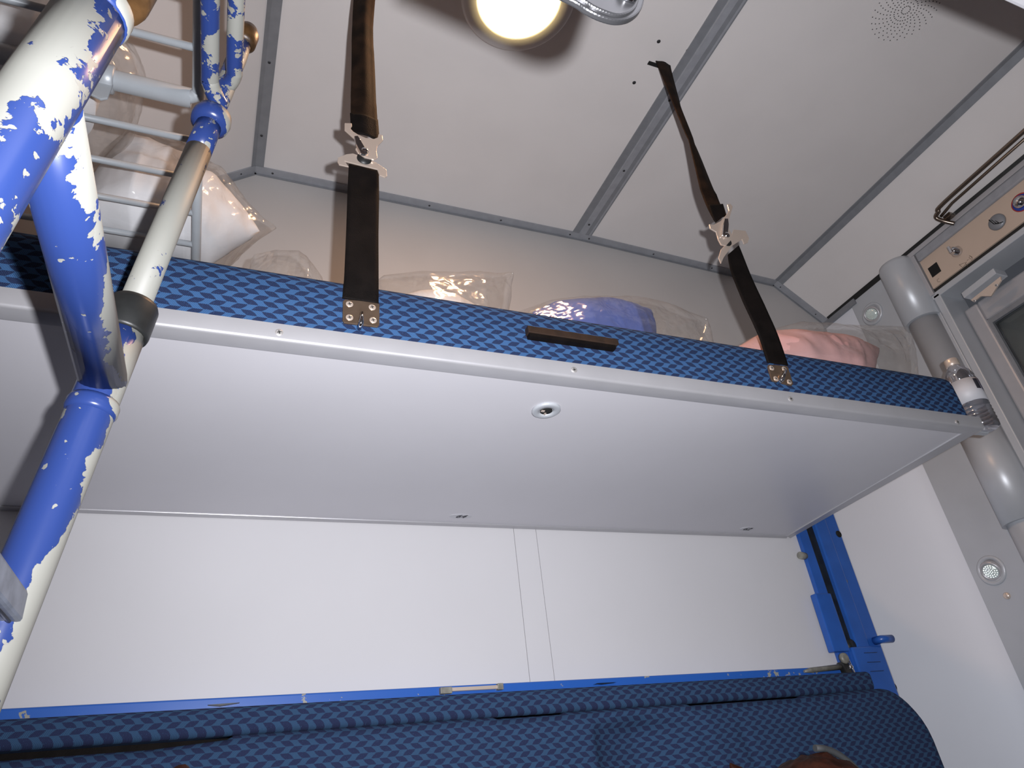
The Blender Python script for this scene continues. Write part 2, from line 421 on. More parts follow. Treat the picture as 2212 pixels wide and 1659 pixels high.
# window wall
wr_ = sgroup('wall_right', (X, .5, 0))
YS = 1.325
box('wall_panel', (X, YS, ZF), (X+.02, W, 1.39), M['wallr'], wr_)
_v = []; _f = []
for k in range(17):
    a_ = pi/2*k/16
    for z_ in (ZF, .80): _v.append(Vector((X-.292+.292*sin(a_), W-.0006-(W-YS-.004)*(1-cos(a_)), z_)))
    if k: n_ = 2*k; _f.append((n_-2, n_, n_+1, n_-1))
_o = pyd('corner_cove', _v, _f, M['wallr'], wr_, smooth=True, fix=False)
YO = 1.042   # window opening edge
box('silver_panel', (X-.003, YO+.02, ZF), (X+.11, YS-.001, 1.388), M['silver'], wr_, bev=.002)
box('lower_panel', (X, YF, ZF), (X+.11, YO+.02, -.35), M['wall'], wr_)
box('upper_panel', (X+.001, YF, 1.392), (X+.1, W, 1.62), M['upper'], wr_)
struct(box('wall_front', (XL, YF-.03, ZF), (X+.1, YF, 1.7), M['wall']))
wl_ = sgroup('wall_left', (XL, .5, 0))
box('wall_panel', (XL-.03, YF, ZF), (XL, .0, 1.7), M['wall'], wl_)
box('wall_panel', (XL-.03, .75, ZF), (XL, W, 1.7), M['wall'], wl_)
box('wall_panel', (XL-.03, .0, .85), (XL, .75, 1.7), M['wall'], wl_)
dr = sgroup('door_1', (XL, .37, -Z0))
box('door_leaf', (XL-.035, .0, ZF), (XL-.005, .75, .85), M['silver'], dr)
tube('door_handle', [(XL-.01, .08, -.25), (XL+.03, .08, -.25), (XL+.03, .08, -.05), (XL-.01, .08, -.05)], .008, M['chrome'], dr)

# dark rubber seal where the sloping roof panel meets the window wall
struct(prism('trim_5', [(X-.004, YF, 1.386), (X-.014, YF, 1.400), (X+.001, YF, 1.40), (X+.001, YF, 1.386)], (0, W-YF-.03, 0), M['rubber']))
struct(box('trim_6', (X-.009, 1.30, 1.372), (X-.0005, W, 1.394), M['strip']))

# window: frame, jamb, glass
wn = sgroup('window_1', (X, .5, .3))
XG = X+.075
box('window_jamb', (X-.004, YO-.004, -.36), (X+.11, YO+.019, 1.214), M['silver'], wn, bev=.003)
box('window_frame', (XG-.012, YO-.05, -.36), (XG+.02, YO-.006, 1.15), M['alu'], wn, bev=.006)
box('window_frame', (XG-.012, YF+.05, 1.085), (XG+.02, YO-.05, 1.15), M['alu'], wn, bev=.006)
box('window_frame', (XG-.012, YF+.05, -.36), (XG+.02, YO-.05, -.30), M['alu'], wn, bev=.006)
box('window_frame', (XG-.006, YO-.060, -.30), (XG+.018, YO-.050, 1.085), M['strip'], wn)
box('window_frame', (XG-.006, YF+.05, 1.070), (XG+.018, YO-.060, 1.085), M['strip'], wn)
box('glass_pane', (XG+.006, YF+.05, -.30), (XG+.010, YO-.06, 1.07), M['glass'], wn)
box('roller_blind', (XG+.03, YF+.05, .55), (XG+.034, YO-.03, 1.15), mat('grey_blind', (.12, .12, .12), .7), wn)

# window header console with its sockets and knobs
hc = thing('window_header_console', (X, .8, 1.3), 'long grey window header box with a beige control strip', 'console')
YE = 1.08; HT, HB = 1.3905, 1.215
bm = bmesh.new()
addbox(bm, (X-.010, YF, 1.374), (X+.11, YE, HT), .002)
addbox(bm, (X-.010, YE-.030, HB), (X+.11, YE, 1.374), .002)
addbox(bm, (X+.003, YF, HB+.006), (X+.11, YE-.030, 1.376), 0)
frombm('frame', bm, M['alu'], hc)
box('bottom_rail', (X-.004, YF, HB-.012), (X+.10, YE-.004, HB+.007), M['silver'], hc, bev=.002)
box('painted_shade_strip', (X+.000, YF, HB+.006), (X+.004, YE-.030, HB+.020), M['rubber'], hc)  # black strip painting the shade of the recess below the control panel
bm = bmesh.new(); addbox(bm, (X-.012, YF, 1.342), (X+.004, YE-.034, 1.372), .005, 3); frombm('lid_channel', bm, M['strip2'], hc)
prism('control_panel', [(X-.003, YF, 1.342), (X+.004, YF, 1.342), (X+.004, YF, HB+.018), (X-.006, YF, HB+.018)], (0, YE-.034-YF, 0), M['beige'], hc)
def hp(px, py): return on(px, py, 0, X-.0045)
p = hp(2019, 583)
box('socket', (X-.0062, p.y-.016, p.z-.018), (X-.004, p.y+.016, p.z+.018), M['black'], hc)
p = hp(2068, 544)
lathe('knob', [(.016, 0), (.017, .004), (.013, .008), (.011, .022), (.006, .026), (.001, .027)], M['chrome'], hc, c=(X-.005, p.y, p.z), ax=(-1, 0, 0))
box('knob_grip', (X-.040, p.y-.004, p.z-.013), (X-.025, p.y+.004, p.z+.013), M['chrome'], hc, bev=.002)
p = hp(2155, 480)
sv = lathe('speaker_vent', [(.024, 0), (.024, .004), (.020, .0075), (.010, .0095), (.001, .010)], M['strip'], hc, c=(X-.005, p.y, p.z), ax=(-1, 0, 0))
for k in range(3):
    tube('slot', [(X-.0135, p.y+.012-.006*k, p.z+.012-.006*k+.006), (X-.0150, p.y+.004-.006*k+.002, p.z-.004-.004*k), (X-.0135, p.y-.006*k-.004, p.z-.012-.002*k)], .0013, M['black'], sv, seg=6)
p = hp(2207, 437)
lathe('selector_ring', [(.027, 0), (.027, .002), (.024, .002)], M['red'], hc, c=(X-.005, p.y, p.z), ax=(-1, 0, 0))
lathe('selector_ring', [(.024, .0005), (.024, .003), (.018, .003)], M['blued'], hc, c=(X-.005, p.y, p.z-.001), ax=(-1, 0, 0))
lathe('selector_knob', [(.018, 0), (.018, .008), (.012, .018), (.001, .022)], M['chrome'], hc, c=(X-.006, p.y, p.z), ax=(-1, 0, 0))
def ydir(p): return Vector((X-.006, p.y, p.z))
# pencilled marks below the knob: A-9 and a small tick
def scr(pts, nm='pencil_mark'):
    tube(nm, [on(a, b, 0, X-.0062) for a, b in pts], .0005, M['grime'], hc, seg=4)
scr([(2072, 572), (2088, 566), (2080, 578), (2072, 572)]); scr([(2085, 569), (2091, 575)]); scr([(2089, 563), (2092, 560)])
scr([(2094, 552), (2100, 555), (2096, 560), (2093, 556), (2097, 553), (2101, 558), (2098, 562)])
scr([(2028, 601), (2024, 605), (2026, 609), (2031, 608)])
# rail and lever latch under the console
lv = thing('window_latch', (X, .93, 1.18), 'grey metal lever latch under the window header', 'latch')
a = on(2088, 646, 0, X+.01); b = on(2158, 592, 0, X+.01)
hexa('latch_body', [(X-.002, a.y, a.z), (X-.002, b.y, b.z), (X-.002, b.y, b.z+.02), (X-.002, a.y, a.z+.02)], [(X+.05, a.y, a.z), (X+.05, b.y, b.z), (X+.05, b.y, b.z+.02), (X+.05, a.y, a.z+.02)], M['silver'], lv, bev=.002)
a = on(2102, 652, 0, X-.004); b = on(2162, 606, 0, X-.004); c_ = on(2140, 640, 0, X-.004); d_ = on(2118, 640, 0, X-.004)
prism('lever', [a, d_, c_, b, b+Vector((0, -.004, .012)), a+Vector((0, .004, .010))], (.006, 0, 0), M['steel'], lv, bev=.001)
screw(on(2105, 650, 0, X-.006), (-1, 0, -.3), lv, .004, 'screw'); screw(on(2152, 616, 0, X-.006), (-1, 0, -.3), lv, .004, 'screw')

# coat bar on the sloping roof panel
hb = thing('coat_bar', (X-.05, .6, 1.40), 'bronze coat rail with a bent end above the window header', 'rail')
za = on(2020, 468, 0, X-.07); 
pts = [on(2062, 483, 0, X-.012), on(2040, 478, 0, X-.03), on(2022, 470, 0, X-.045), on(2022, 455, 0, X-.055)]
q0 = on(2040, 437, 0, X-.055); q1 = on(2212, 283, 0, X-.055)
pts = pts + [q0, q1, q1+(q1-q0)*3]
pts[3] = (pts[2]+pts[4])/2+Vector((0, .006, 0))
tube('bar', bez(pts, 6), .0065, M['bronze'], hb, seg=10)
q0b = q0+Vector((.012, -.012, -.012)); q1b = q0b+(q1-q0)*3.5
tube('bar', [pts[2]+Vector((.006, -.010, -.004)), q0b, q1b], .0045, M['bronze'], hb, seg=8)
box('end_foot', (X-.030, pts[0].y-.012, 1.388), (X-.002, pts[0].y+.012, 1.402), M['bronze'], hb, bev=.002)

# column in front of the silver panel
YCc = 1.118
cl = thing('silver_column', (X-.01, YCc, ZF), 'silver round column beside the window with stepped thicker sections', 'column')
def halfcyl(name, r, z0, z1, top_round=False, mt=None):
    prof = [(r, z0), (r, z1)]
    if top_round: prof = [(r, z0), (r, z1-.02), (r*.93, z1-.006), (r*.7, z1)]
    return lathe(name, prof, mt or M['silver'], cl, seg=48, c=(X-.006, YCc, 0), ax=(0, 0, 1), smooth=True)
halfcyl('slim_section', .046, ZF, 1.20)
halfcyl('thick_section', .056, 1.155, 1.392, True)
halfcyl('thick_section', .056, .50, .795)
for o in cl.children:
    for p_ in o.data.polygons:
        if len(p_.vertices) > 4: p_.use_smooth = False

# reading spotlights in the silver panel
def spot(px, py, label, tilt):
    c = on(px, py, 0, X-.003); g = thing('reading_spotlight', c, label, 'lamp', 'reading spotlights in the silver panel')
    c = Vector((X-.003, c.y, c.z))
    lathe('bezel', [(.040, -.001), (.040, .003), (.036, .006), (.031, .004), (.027, -.004), (.001, -.006)], M['silver'], g, c=c, ax=(-1, 0, 0))
    ax = Vector((-1, -.15, -.45)).normalized()
    hd = lathe('lamp_head', [(.027, -.012), (.028, .004), (.025, .011), (.021, .011), (.020, .008)], M['alu'], g, c=c, ax=ax)
    ln = lathe('lens', [(.020, .008), (.018, .0105), (.012, .0125), (.001, .013)], M['lens'], g, c=c, ax=ax)
    d, u, v = frame_of(ax)
    bm = bmesh.new()
    for rr, n in ((0, 1), (.0055, 6), (.011, 12), (.0162, 16)):
        for k in range(n):
            q = c+d*(.0125-rr*.12)+u*rr*cos(2*pi*k/n+rr*90)+v*rr*sin(2*pi*k/n+rr*90)
            bmesh.ops.create_icosphere(bm, subdivisions=1, radius=.0027, matrix=Matrix.Translation(q))
    fb = frombm('facet_bumps', bm, M['lens'], ln); fb['kind'] = 'stuff'
    return g
spot(1885, 678, 'round silver reading spotlight above the upper berth mattress', 0)
s2 = spot(2142, 1232, 'round silver reading spotlight below the upper berth, beside a small bolt', 0)
c = on(2175, 1287, 0, X-.004)
tag(lathe('bolt', [(.009, 0), (.009, .003), (.006, .006), (.001, .0065)], M['steel'], None, c=(X-.003, c.y, c.z), ax=(-1, 0, 0)), 'small round steel bolt in the silver panel below the lower spotlight', 'bolt')

# ------------------------------------------------------------------ ceiling fittings
lp = thing('ceiling_lamp', (.49, .7655, ZC), 'lit round ceiling lamp with a warm glowing frosted bowl', 'lamp')
zc = 1.5722+(1.5751-1.5722)*.5
lathe('bezel', [(.132, -.002), (.132, .010), (.126, .016), (.098, .018), (.096, .012)], M['ceil'], lp, c=(.4906, .7655, zc), ax=(0, 0, -1), seg=64)
lathe('bowl', [(.096, .006), (.095, .018), (.085, .026), (.055, .033), (.001, .036)], M['lamp'], lp, c=(.4906, .7655, zc), ax=(0, 0, -1), seg=64)
# loudspeaker holes drilled in a spiral fan
bm = bmesh.new(); cc = on(1957, 22, 2, 1.5575)
def roofz(x):
    for i in range(4):
        if roof[i][0] <= x <= roof[i+1][0]: return roof[i][1]+(x-roof[i][0])/(roof[i+1][0]-roof[i][0])*(roof[i+1][1]-roof[i][1])
    return 1.5
for k in range(28):
    for j in range(9):
        rr = .010+.0085*j; th = 2*pi*k/28+j*.07
        if j < 2 and k % 2: continue
        x, y = cc.x+rr*cos(th), cc.y+rr*sin(th)
        bmesh.ops.create_circle(bm, cap_ends=True, radius=.0015, segments=7, matrix=Matrix.Translation((x, y, roofz(x)-.0006)))
so = frombm('speaker_holes', bm, M['black']); so['kind'] = 'stuff'; tag(so, 'round fan of small dark speaker holes in the ceiling', 'speaker')

# ------------------------------------------------------------------ upper berths
YFR = .7996; ZB = .56
def fabbox(name, lo, hi, parent, mt, bev=.03, flat_base=False):
    bm = bmesh.new(); addbox(bm, lo, hi, 0)
    if flat_base: es = [e for e in bm.edges if not all(v.co.z < lo[2]+1e-5 for v in e.verts)]
    else: es = bm.edges[:]
    bmesh.ops.bevel(bm, geom=es, offset=bev, segments=5, affect='EDGES', profile=.5)
    o = frombm(name, bm, mt, parent, smooth=True)
    def fn(co, n):
        if abs(n.x) > .7: return (co.x+co.y, co.z)
        return (co.x, co.z+abs(co.y-lo[1])*(1 if co.z > (lo[2]+hi[2])/2 else -1))
    uvmap(o, fn); return o
ub = thing('upper_berth', (.4, 1.1, ZB), 'upper berth with white underside, aluminium edge and patterned blue mattress', 'berth')
xl = -.60
fr = Vector((1.426, YFR, 0)); br = Vector((1.462, 1.4593, 0))
# board with a chamfer of trim around it
hexa('berth_board', [Vector((xl, .820, ZB+.003)), Vector((1.392, .820, ZB+.003)), Vector((1.452, 1.442, ZB+.003)), Vector((xl, 1.442, ZB+.003))],
     [Vector((xl, .820, ZB+.022)), Vector((1.392, .820, ZB+.022)), Vector((1.452, 1.442, ZB+.022)), Vector((xl, 1.442, ZB+.022))], M['panel'], ub)
# folded front edge: face, rounded bend, lip under the board
prof = [(.829, 0.0), (.8045, 0.0), (.8015, .0012), (.8000, .0042), (YFR-.0003, .0265), (.806, .0268), (.806, .005), (.829, .0032)]
bm = bmesh.new()
def ring(x): return [bm.verts.new((x, y, ZB+z)) for y, z in prof]
r0, r1 = ring(xl), ring(1.424)
for v, (y, z) in zip(r1, prof):
    if y > .82: v.co.x = 1.3900
for k in range(8): bm.faces.new((r0[k], r0[(k+1) % 8], r1[(k+1) % 8], r1[k]))
bm.faces.new(r0); bm.faces.new(r1[::-1])
et = frombm('edge_trim', bm, M['alu'], ub)
for p_ in et.data.polygons: p_.use_smooth = True
et.data.set_sharp_from_angle(angle=radians(50)) if hasattr(et.data, 'set_sharp_from_angle') else None
# back and end lips
prism('edge_trim', [(xl, 1.4345, ZB), (1.452, 1.4345, ZB), (1.4625, 1.4530, ZB), (xl, 1.4530, ZB)], (0, 0, .024), M['alu'], ub, bev=.0015)
prism('edge_trim', [(1.3905, .829, ZB+.0002), (1.424, .8005, ZB+.0002), (1.475, 1.452, ZB+.0002), (1.4500, 1.4350, ZB+.0002)], (0, 0, .0265), M['alu'], ub, bev=.0012)
box('mattress', (xl, YFR+.0005, ZB+.027), (1.404, 1.44, ZB+.128), None, ub)
bpy.data.objects.remove(ub.children[-1])
mt_ = fabbox('mattress', (xl, YFR+.0008, ZB+.0225), (1.408, 1.44, ZB+.128), ub, FAB, .026, True)
# the mattress front swells very slightly between its ends
for px, py in ((603, 718), (1240, 799), (1708, 862), (2068, 912)):
    p = on(px, py, 1, YFR-.0003); screw((p.x, YFR-.0004, p.z), (0, -1, -.1), ub, .0052, 'screw')
# lock cylinder in the underside
p = on(1180, 888, 2, ZB)
lk = lathe('lock_escutcheon', [(.0245, -.002), (.0245, .0035), (.022, .005), (.0135, .005), (.0120, .002), (.0118, -.004)], M['silver'], ub, c=(p.x, p.y, ZB+.003), ax=(0, 0, -1))
lathe('keyhole', [(.0105, 0), (.0105, .0035), (.001, .0036)], M['black'], lk, c=(p.x, p.y, ZB+.003), ax=(0, 0, -1))
box('key_pin', (p.x-.010, p.y-.003, ZB-.0022), (p.x-.004, p.y+.001, ZB), M['steel'], lk)
box('key_pin', (p.x-.001, p.y+.005, ZB-.0022), (p.x+.002, p.y+.010, ZB), M['steel'], lk)
# number labels
def text(name, body, size, loc, rot, mt, parent, shear=0):
    cu = bpy.data.curves.new(name, 'FONT'); cu.body = body; cu.size = size; cu.align_x = 'CENTER'; cu.align_y = 'CENTER'; cu.extrude = .0002; cu.shear = shear; cu.offset = size*.02
    o = bpy.data.objects.new(name, cu); COL.objects.link(o)
    dg = bpy.context.evaluated_depsgraph_get(); dg.update()
    me = bpy.data.meshes.new_from_object(o.evaluated_get(dg)); bpy.data.objects.remove(o); bpy.data.curves.remove(cu)
    me.transform(Matrix.Translation(Vector(loc)+Vector((0, 0, Z0))) @ rot.to_4x4())
    me.materials.clear(); me.materials.append(mt)
    n = bpy.data.objects.new(name, me); COL.objects.link(n); n.parent = parent; n.matrix_parent_inverse = Matrix.Translation(-world_loc(parent)); return n
# read from below: x to the right, top of the digits towards the front edge
RB = Matrix(((1, 0, 0), (0, -1, 0), (0, 0, -1)))
for (px, py, s_, wd) in ((995, 1116, '64', .026), (1614, 1143, '62', .022)):
    p = on(px, py, 2, ZB+.002)
    pl = bmesh.new(); bmesh.ops.create_circle(pl, cap_ends=True, radius=1, segments=32, matrix=Matrix.Translation((p.x, p.y, ZB+.0022)) @ Matrix.Diagonal((wd, .013, 1, 1)))
    r_ = bmesh.ops.extrude_face_region(pl, geom=pl.faces[:]); bmesh.ops.translate(pl, verts=[e for e in r_['geom'] if isinstance(e, bmesh.types.BMVert)], vec=(0, 0, .001))
    lb = frombm('number_label', pl, M['label'], ub)
    text('number', s_, .023, (p.x, p.y, ZB+.0019), RB, M['ink'], lb, .3)
# leather pull on the mattress front
a = on(1136, 709, 1, YFR-.004); b = on(1330, 738, 1, YFR-.004)
h2 = .0125
prism('pull_strap', [Vector((a.x, YFR-.012, a.z)), Vector((b.x-.004, YFR-.012, b.z)), Vector((b.x, YFR-.012, b.z-.003)), Vector((b.x, YFR-.012, b.z-h2+.002)), Vector((b.x-.003, YFR-.012, b.z-h2)), Vector((a.x, YFR-.012, a.z-h2))], (0, .013, 0), M['leather'], ub, bev=.0008)
box('pull_strap_shade', (a.x+.002, YFR-.010, a.z-h2-.006), (b.x-.006, YFR+.001, a.z-h2+.001), M['web'], ub)  # black strip below the pull, painting its shadow
# end bracket that the bottle stands on, latch between berth and column
box('end_bracket', (1.410, .874, .600), (1.560, .886, .6035), M['silver'], ub)
box('end_latch', (1.424, .815, ZB+.004), (1.436, .835, ZB+.014), M['steel'], ub, bev=.001)

# opposite upper berth over the camera (its edge shows at the top right)
ob = thing('upper_berth', (.4, -.15, ZB), 'opposite upper berth, its white edge cutting the top right corner', 'berth')
yo = .1437
box('berth_board', (xl, YF+.01, ZB), (1.42, yo-.03, ZB+.022), M['panel'], ob)
box('edge_trim', (xl, yo-.03, ZB), (1.42, yo, ZB+.0265), M['alu'], ob, bev=.003)
o_ = fabbox('mattress', (xl, YF+.02, ZB+.0255), (1.40, yo-.001, ZB+.128), ob, FAB, .02)

# ------------------------------------------------------------------ straps holding the berth
def ribbon(name, path, widths, dirs, mt, parent, th=.0022, fold=0.0, n=8):
    """webbing: width vector turns along the path; fold pinches the middle"""
    P = bez(path, n); k = len(P); vs = []; fs = []
    def lerp(arr, i):
        t = i/(k-1)*(len(arr)-1); j = min(int(t), len(arr)-2); return arr[j]*(1-(t-j))+arr[j+1]*(t-j)
    m_ = 8
    for i, p in enumerate(P):
        wv = lerp([Vector(d) for d in dirs], i).normalized(); wd = lerp(widths, i)
        t = (P[min(i+1, k-1)]-P[max(i-1, 0)]).normalized(); nn = wv.cross(t).normalized()
        fo = fold[min(int(i/(k)*len(fold)), len(fold)-1)] if isinstance(fold, (list, tuple)) else fold
        for s in (1, -1):
            for j in range(m_+1):
                a = (j/m_-.5)
                vs.append(p+wv*wd*a+nn*(s*th/2+fo*cos(a*2*pi*1.0)*(.5)))
    m2 = 2*(m_+1)
    for i in range(k-1):
        A = i*m2; B = A+m2
        for j in range(m_):
            fs.append((A+j, A+j+1, B+j+1, B+j)); fs.append((A+m_+1+j, B+m_+1+j, B+m_+2+j, A+m_+2+j))
        fs.append((A, B, B+m_+1, A+m_+1)); fs.append((A+m_, A+2*m_+1, B+2*m_+1, B+m_))
    fs.append(tuple(range(m_+1))+tuple(range(2*m_+1, m_, -1)))
    A = (k-1)*m2; fs.append(tuple(A+j for j in range(m_+1))+tuple(A+j for j in range(2*m_+1, m_, -1)))
    o = pyd(name, vs, fs, mt, parent)
    for p_ in o.data.polygons: p_.use_smooth = True
    return o
YP = .786   # plane of the strap just in front of the mattress
def pl(pts, y): return [on(a, b, 1, y) for a, b in pts]
def crop(pts, ox, oy, s): return [(ox+a/s, oy+b/s) for a, b in pts]
def strap_hardware(st, plate, screws, hook, slotp, lever, rivet, lower, foot, y0):
    prism('anchor_plate', pl(plate, YFR-.004), (0, .0035, 0), M['nickel'], st, bev=.0008)
    for s in screws:
        p = on(*s, 1, YFR-.0042); screw(p, (0, -1, 0), st, .0052, 'steel')
    a = on(*foot[0], 1, YFR-.016); b = on(*foot[1], 1, YFR-.010)
    tube('anchor_pin', [Vector((a.x, YFR-.003, a.z)), a, b, Vector((b.x, YFR-.003, b.z))], [.0035, .0035, .0026, .003], M['chrome'], st, seg=10)
    prism('hook_plate', pl(hook, y0-.006), (0, .0030, 0), M['steel'], st, bev=.0007)
    prism('slot_plate', pl(lower, y0-.001), (0, .0025, 0), M['steel'], st, bev=.0006)
    prism('lever', pl(lever, y0-.012), (0, .005, 0), M['chrome'], st, bev=.001)
    p = on(*rivet, 1, y0-.008)
    lathe('rivet', [(.0065, 0), (.0065, .003), (.004, .005), (.001, .0055)], M['chrome'], st, c=p, ax=(0, -1, 0))
    lathe('rubber_bush', [(.012, 0), (.012, .005)], M['rubber'], st, c=p+Vector((.001, .010, -.010)), ax=(0, -1, 0))

s1 = thing('berth_strap', (.153, YP, .6), 'black safety strap left of the leather mattress pull, its top end out of frame', 'strap')
c1 = lambda pts: crop(pts, 600, 200, 5.53)
strap_hardware(s1,
    [(745, 646), (816, 653), (820, 658), (820, 701), (816, 706), (744, 697), (740, 692), (741, 650)],
    [(755, 657), (804, 664), (755, 686), (806, 692)],
    c1([(800, 362), (885, 365), (888, 400), (868, 425), (900, 462), (960, 500), (1050, 540), (1150, 552), (1195, 535), (1205, 492), (1250, 508), (1258, 568), (1190, 640), (1182, 700), (1192, 780), (1150, 797), (1040, 770), (960, 715), (930, 670), (950, 630), (915, 545), (800, 442)]),
    None,
    c1([(915, 515), (960, 512), (990, 560), (1060, 680), (1080, 715), (1050, 735), (990, 720), (935, 610)]),
    c1([(1035, 705)])[0],
    c1([(720, 775), (820, 735), (900, 725), (1170, 830), (1300, 920), (1305, 1000), (1280, 1010), (1215, 985), (1190, 915), (800, 818), (850, 885), (735, 860), (715, 820)]),
    [(780, 698), (782, 676)], YP-.002)
ribbon('lower_webbing', [on(779, 650, 1, YFR-.004), on(781, 600, 1, YFR-.008), on(783, 500, 1, YP+.004), on(785, 420, 1, YP+.002), on(786, 362, 1, YP+.001)], [.052, .050, .049, .050, .0485], [(1, 0, 0)]*2, M['web'], s1, fold=.0)
ribbon('upper_webbing', [on(791, 290, 1, YP), on(787, 240, 1, YP), on(786, 150, 1, YP), on(785, 50, 1, YP), Vector((.150, YP+.004, 1.50)), Vector((.150, YP+.006, 1.574))], [.046, .046, .043, .040, .045, .05], [(1, 0, -.12), (1, 0, 0), (1, 0, 0)], M['webb'], s1, fold=[.006, .010, .013, .013])
ribbon('stitched_end', [on(790, 294, 1, YP-.003), on(787, 250, 1, YP-.004)], [.048, .048], [(1, 0, -.12), (1, 0, 0)], M['web'], s1, fold=.004)
for dx, dy in ((-.04, -.05), (.04, -.05), (-.04, .06), (.04, .06)):
    screw((.150+dx, YP+dy, roofz(.15)-.0005), (0, 0, -1), s1, .0042, 'darkscrew', 'ceiling_bolt')

s2 = thing('berth_strap', (.94, YP, .6), 'twisted black safety strap right of the leather mattress pull, reaching a ceiling slot', 'strap')
c2 = lambda pts: crop(pts, 1350, 50, 2.765)
strap_hardware(s2,
    [(1661, 787), (1700, 790), (1703, 794), (1714, 829), (1711, 833), (1671, 823), (1667, 819), (1659, 791)],
    [(1667, 795), (1694, 797), (1676, 818), (1705, 825)],
    c2([(612, 1082), (630, 1078), (645, 1095), (632, 1140), (622, 1175), (622, 1230), (640, 1262), (630, 1300), (605, 1328), (575, 1322), (558, 1290), (545, 1245), (510, 1225), (504, 1200), (530, 1205), (575, 1180), (605, 1145), (622, 1120)]),
    None,
    c2([(600, 1165), (618, 1165), (622, 1200), (618, 1245), (600, 1270), (585, 1262), (590, 1200)]),
    c2([(606, 1268)])[0],
    c2([(650, 1232), (722, 1240), (742, 1285), (735, 1310), (712, 1318), (700, 1290), (640, 1330), (590, 1400), (575, 1435), (560, 1400), (575, 1350), (630, 1290)]),
    [(1690, 820), (1697, 800)], YP-.002)
yy = YP
ribbon('lower_webbing', [on(1680, 786, 1, YFR-.004), on(1665, 740, 1, YFR-.006), on(1651, 705, 1, YFR-.010), on(1628, 655, 1, YP+.002), on(1600, 590, 1, YP), on(1584, 540, 1, YP)], [.048, .048, .050, .052, .048, .050], [(1, 0, 0), (1, 0, 0), (1, 0, 0), (1, 0, 0), (1, 0, .9)], M['web'], s2)
pt = [on(1554, 470, 1, YP), on(1532, 420, 1, YP), on(1497, 310, 1, YP+.004), on(1462, 220, 1, YP+.01), Vector((on(1428, 143, 2, ZC).x, YP+.025, 1.573))]
ribbon('upper_webbing', pt, [.040, .041, .036, .034, .044], [tuple(on(1573, 452, 1, YP)-on(1534, 483, 1, YP)), (1, 0, .25), (.9, .45, 0), (.93, .3, 0), (1, .0, 0)], M['webb'], s2, fold=[0, .003, .006, .004])
ribbon('stitched_end', [on(1556, 473, 1, YP-.003), on(1546, 442, 1, YP-.003)], [.043, .043], [tuple(on(1573, 452, 1, YP)-on(1534, 483, 1, YP)), (1, 0, .35)], M['web'], s2)
bx = on(1426, 143, 2, ZC)
box('ceiling_slot', (bx.x-.035, bx.y-.004, roofz(bx.x)-.0015), (bx.x+.030, bx.y+.006, roofz(bx.x)+.002), M['black'], s2)
for px, py in ((1423, 90), (1486, 110), (1370, 179), (1432, 197)):
    p = on(px, py, 2, ZC); screw((p.x, p.y, roofz(p.x)-.0005), (0, 0, -1), s2, .0048, 'darkscrew', 'ceiling_bolt')
p = on(820, 10, 2, ZC)

# chrome plate of the opposite berth's strap hanging close to the lens
cp = thing('strap_hook', (.17, .17, .36), 'polished steel hook plate hanging beside the lamp at the top edge', 'hook')
yh = .172
op = [(1010, -110), (1080, -76), (1160, -38), (1240, 0), (1266, 17), (1298, 33), (1330, 42), (1358, 40), (1378, 29), (1389, 12), (1396, -20), (1404, -70), (1400, -130), (1200, -190), (1020, -170)]
ip = [(1040, -108), (1100, -80), (1176, -42), (1256, -4), (1282, 12), (1306, 23), (1332, 31), (1354, 29), (1370, 20), (1379, 6), (1385, -20), (1391, -66), (1386, -118), (1200, -175), (1050, -158)]
def rnd(q): return [(p.x, p.y) for p in bez([(a, b, 0) for a, b in q], 4)]
prism('hook_plate', pl(rnd(op), yh), (0, .004, 0), M['polish'], cp, bev=.0011)
prism('pressed_face', pl(rnd(ip), yh-.0018), (0, .003, 0), M['polish'], cp, bev=.0012)
pc = on(1352, -4, 1, yh-.001)
lathe('rivet', [(.0062, 0), (.0062, .0030), (.0045, .0055), (.001, .006)], M['chrome'], cp, c=pc, ax=(0, -1, 0))
a = on(1290, -110, 1, yh+.002)
ribbon('webbing', [a, a+Vector((-.003, -.012, .06)), Vector((a.x-.006, .149, .60))], [.034, .040, .045], [(1, 0, 0)]*2, M['web'], cp)

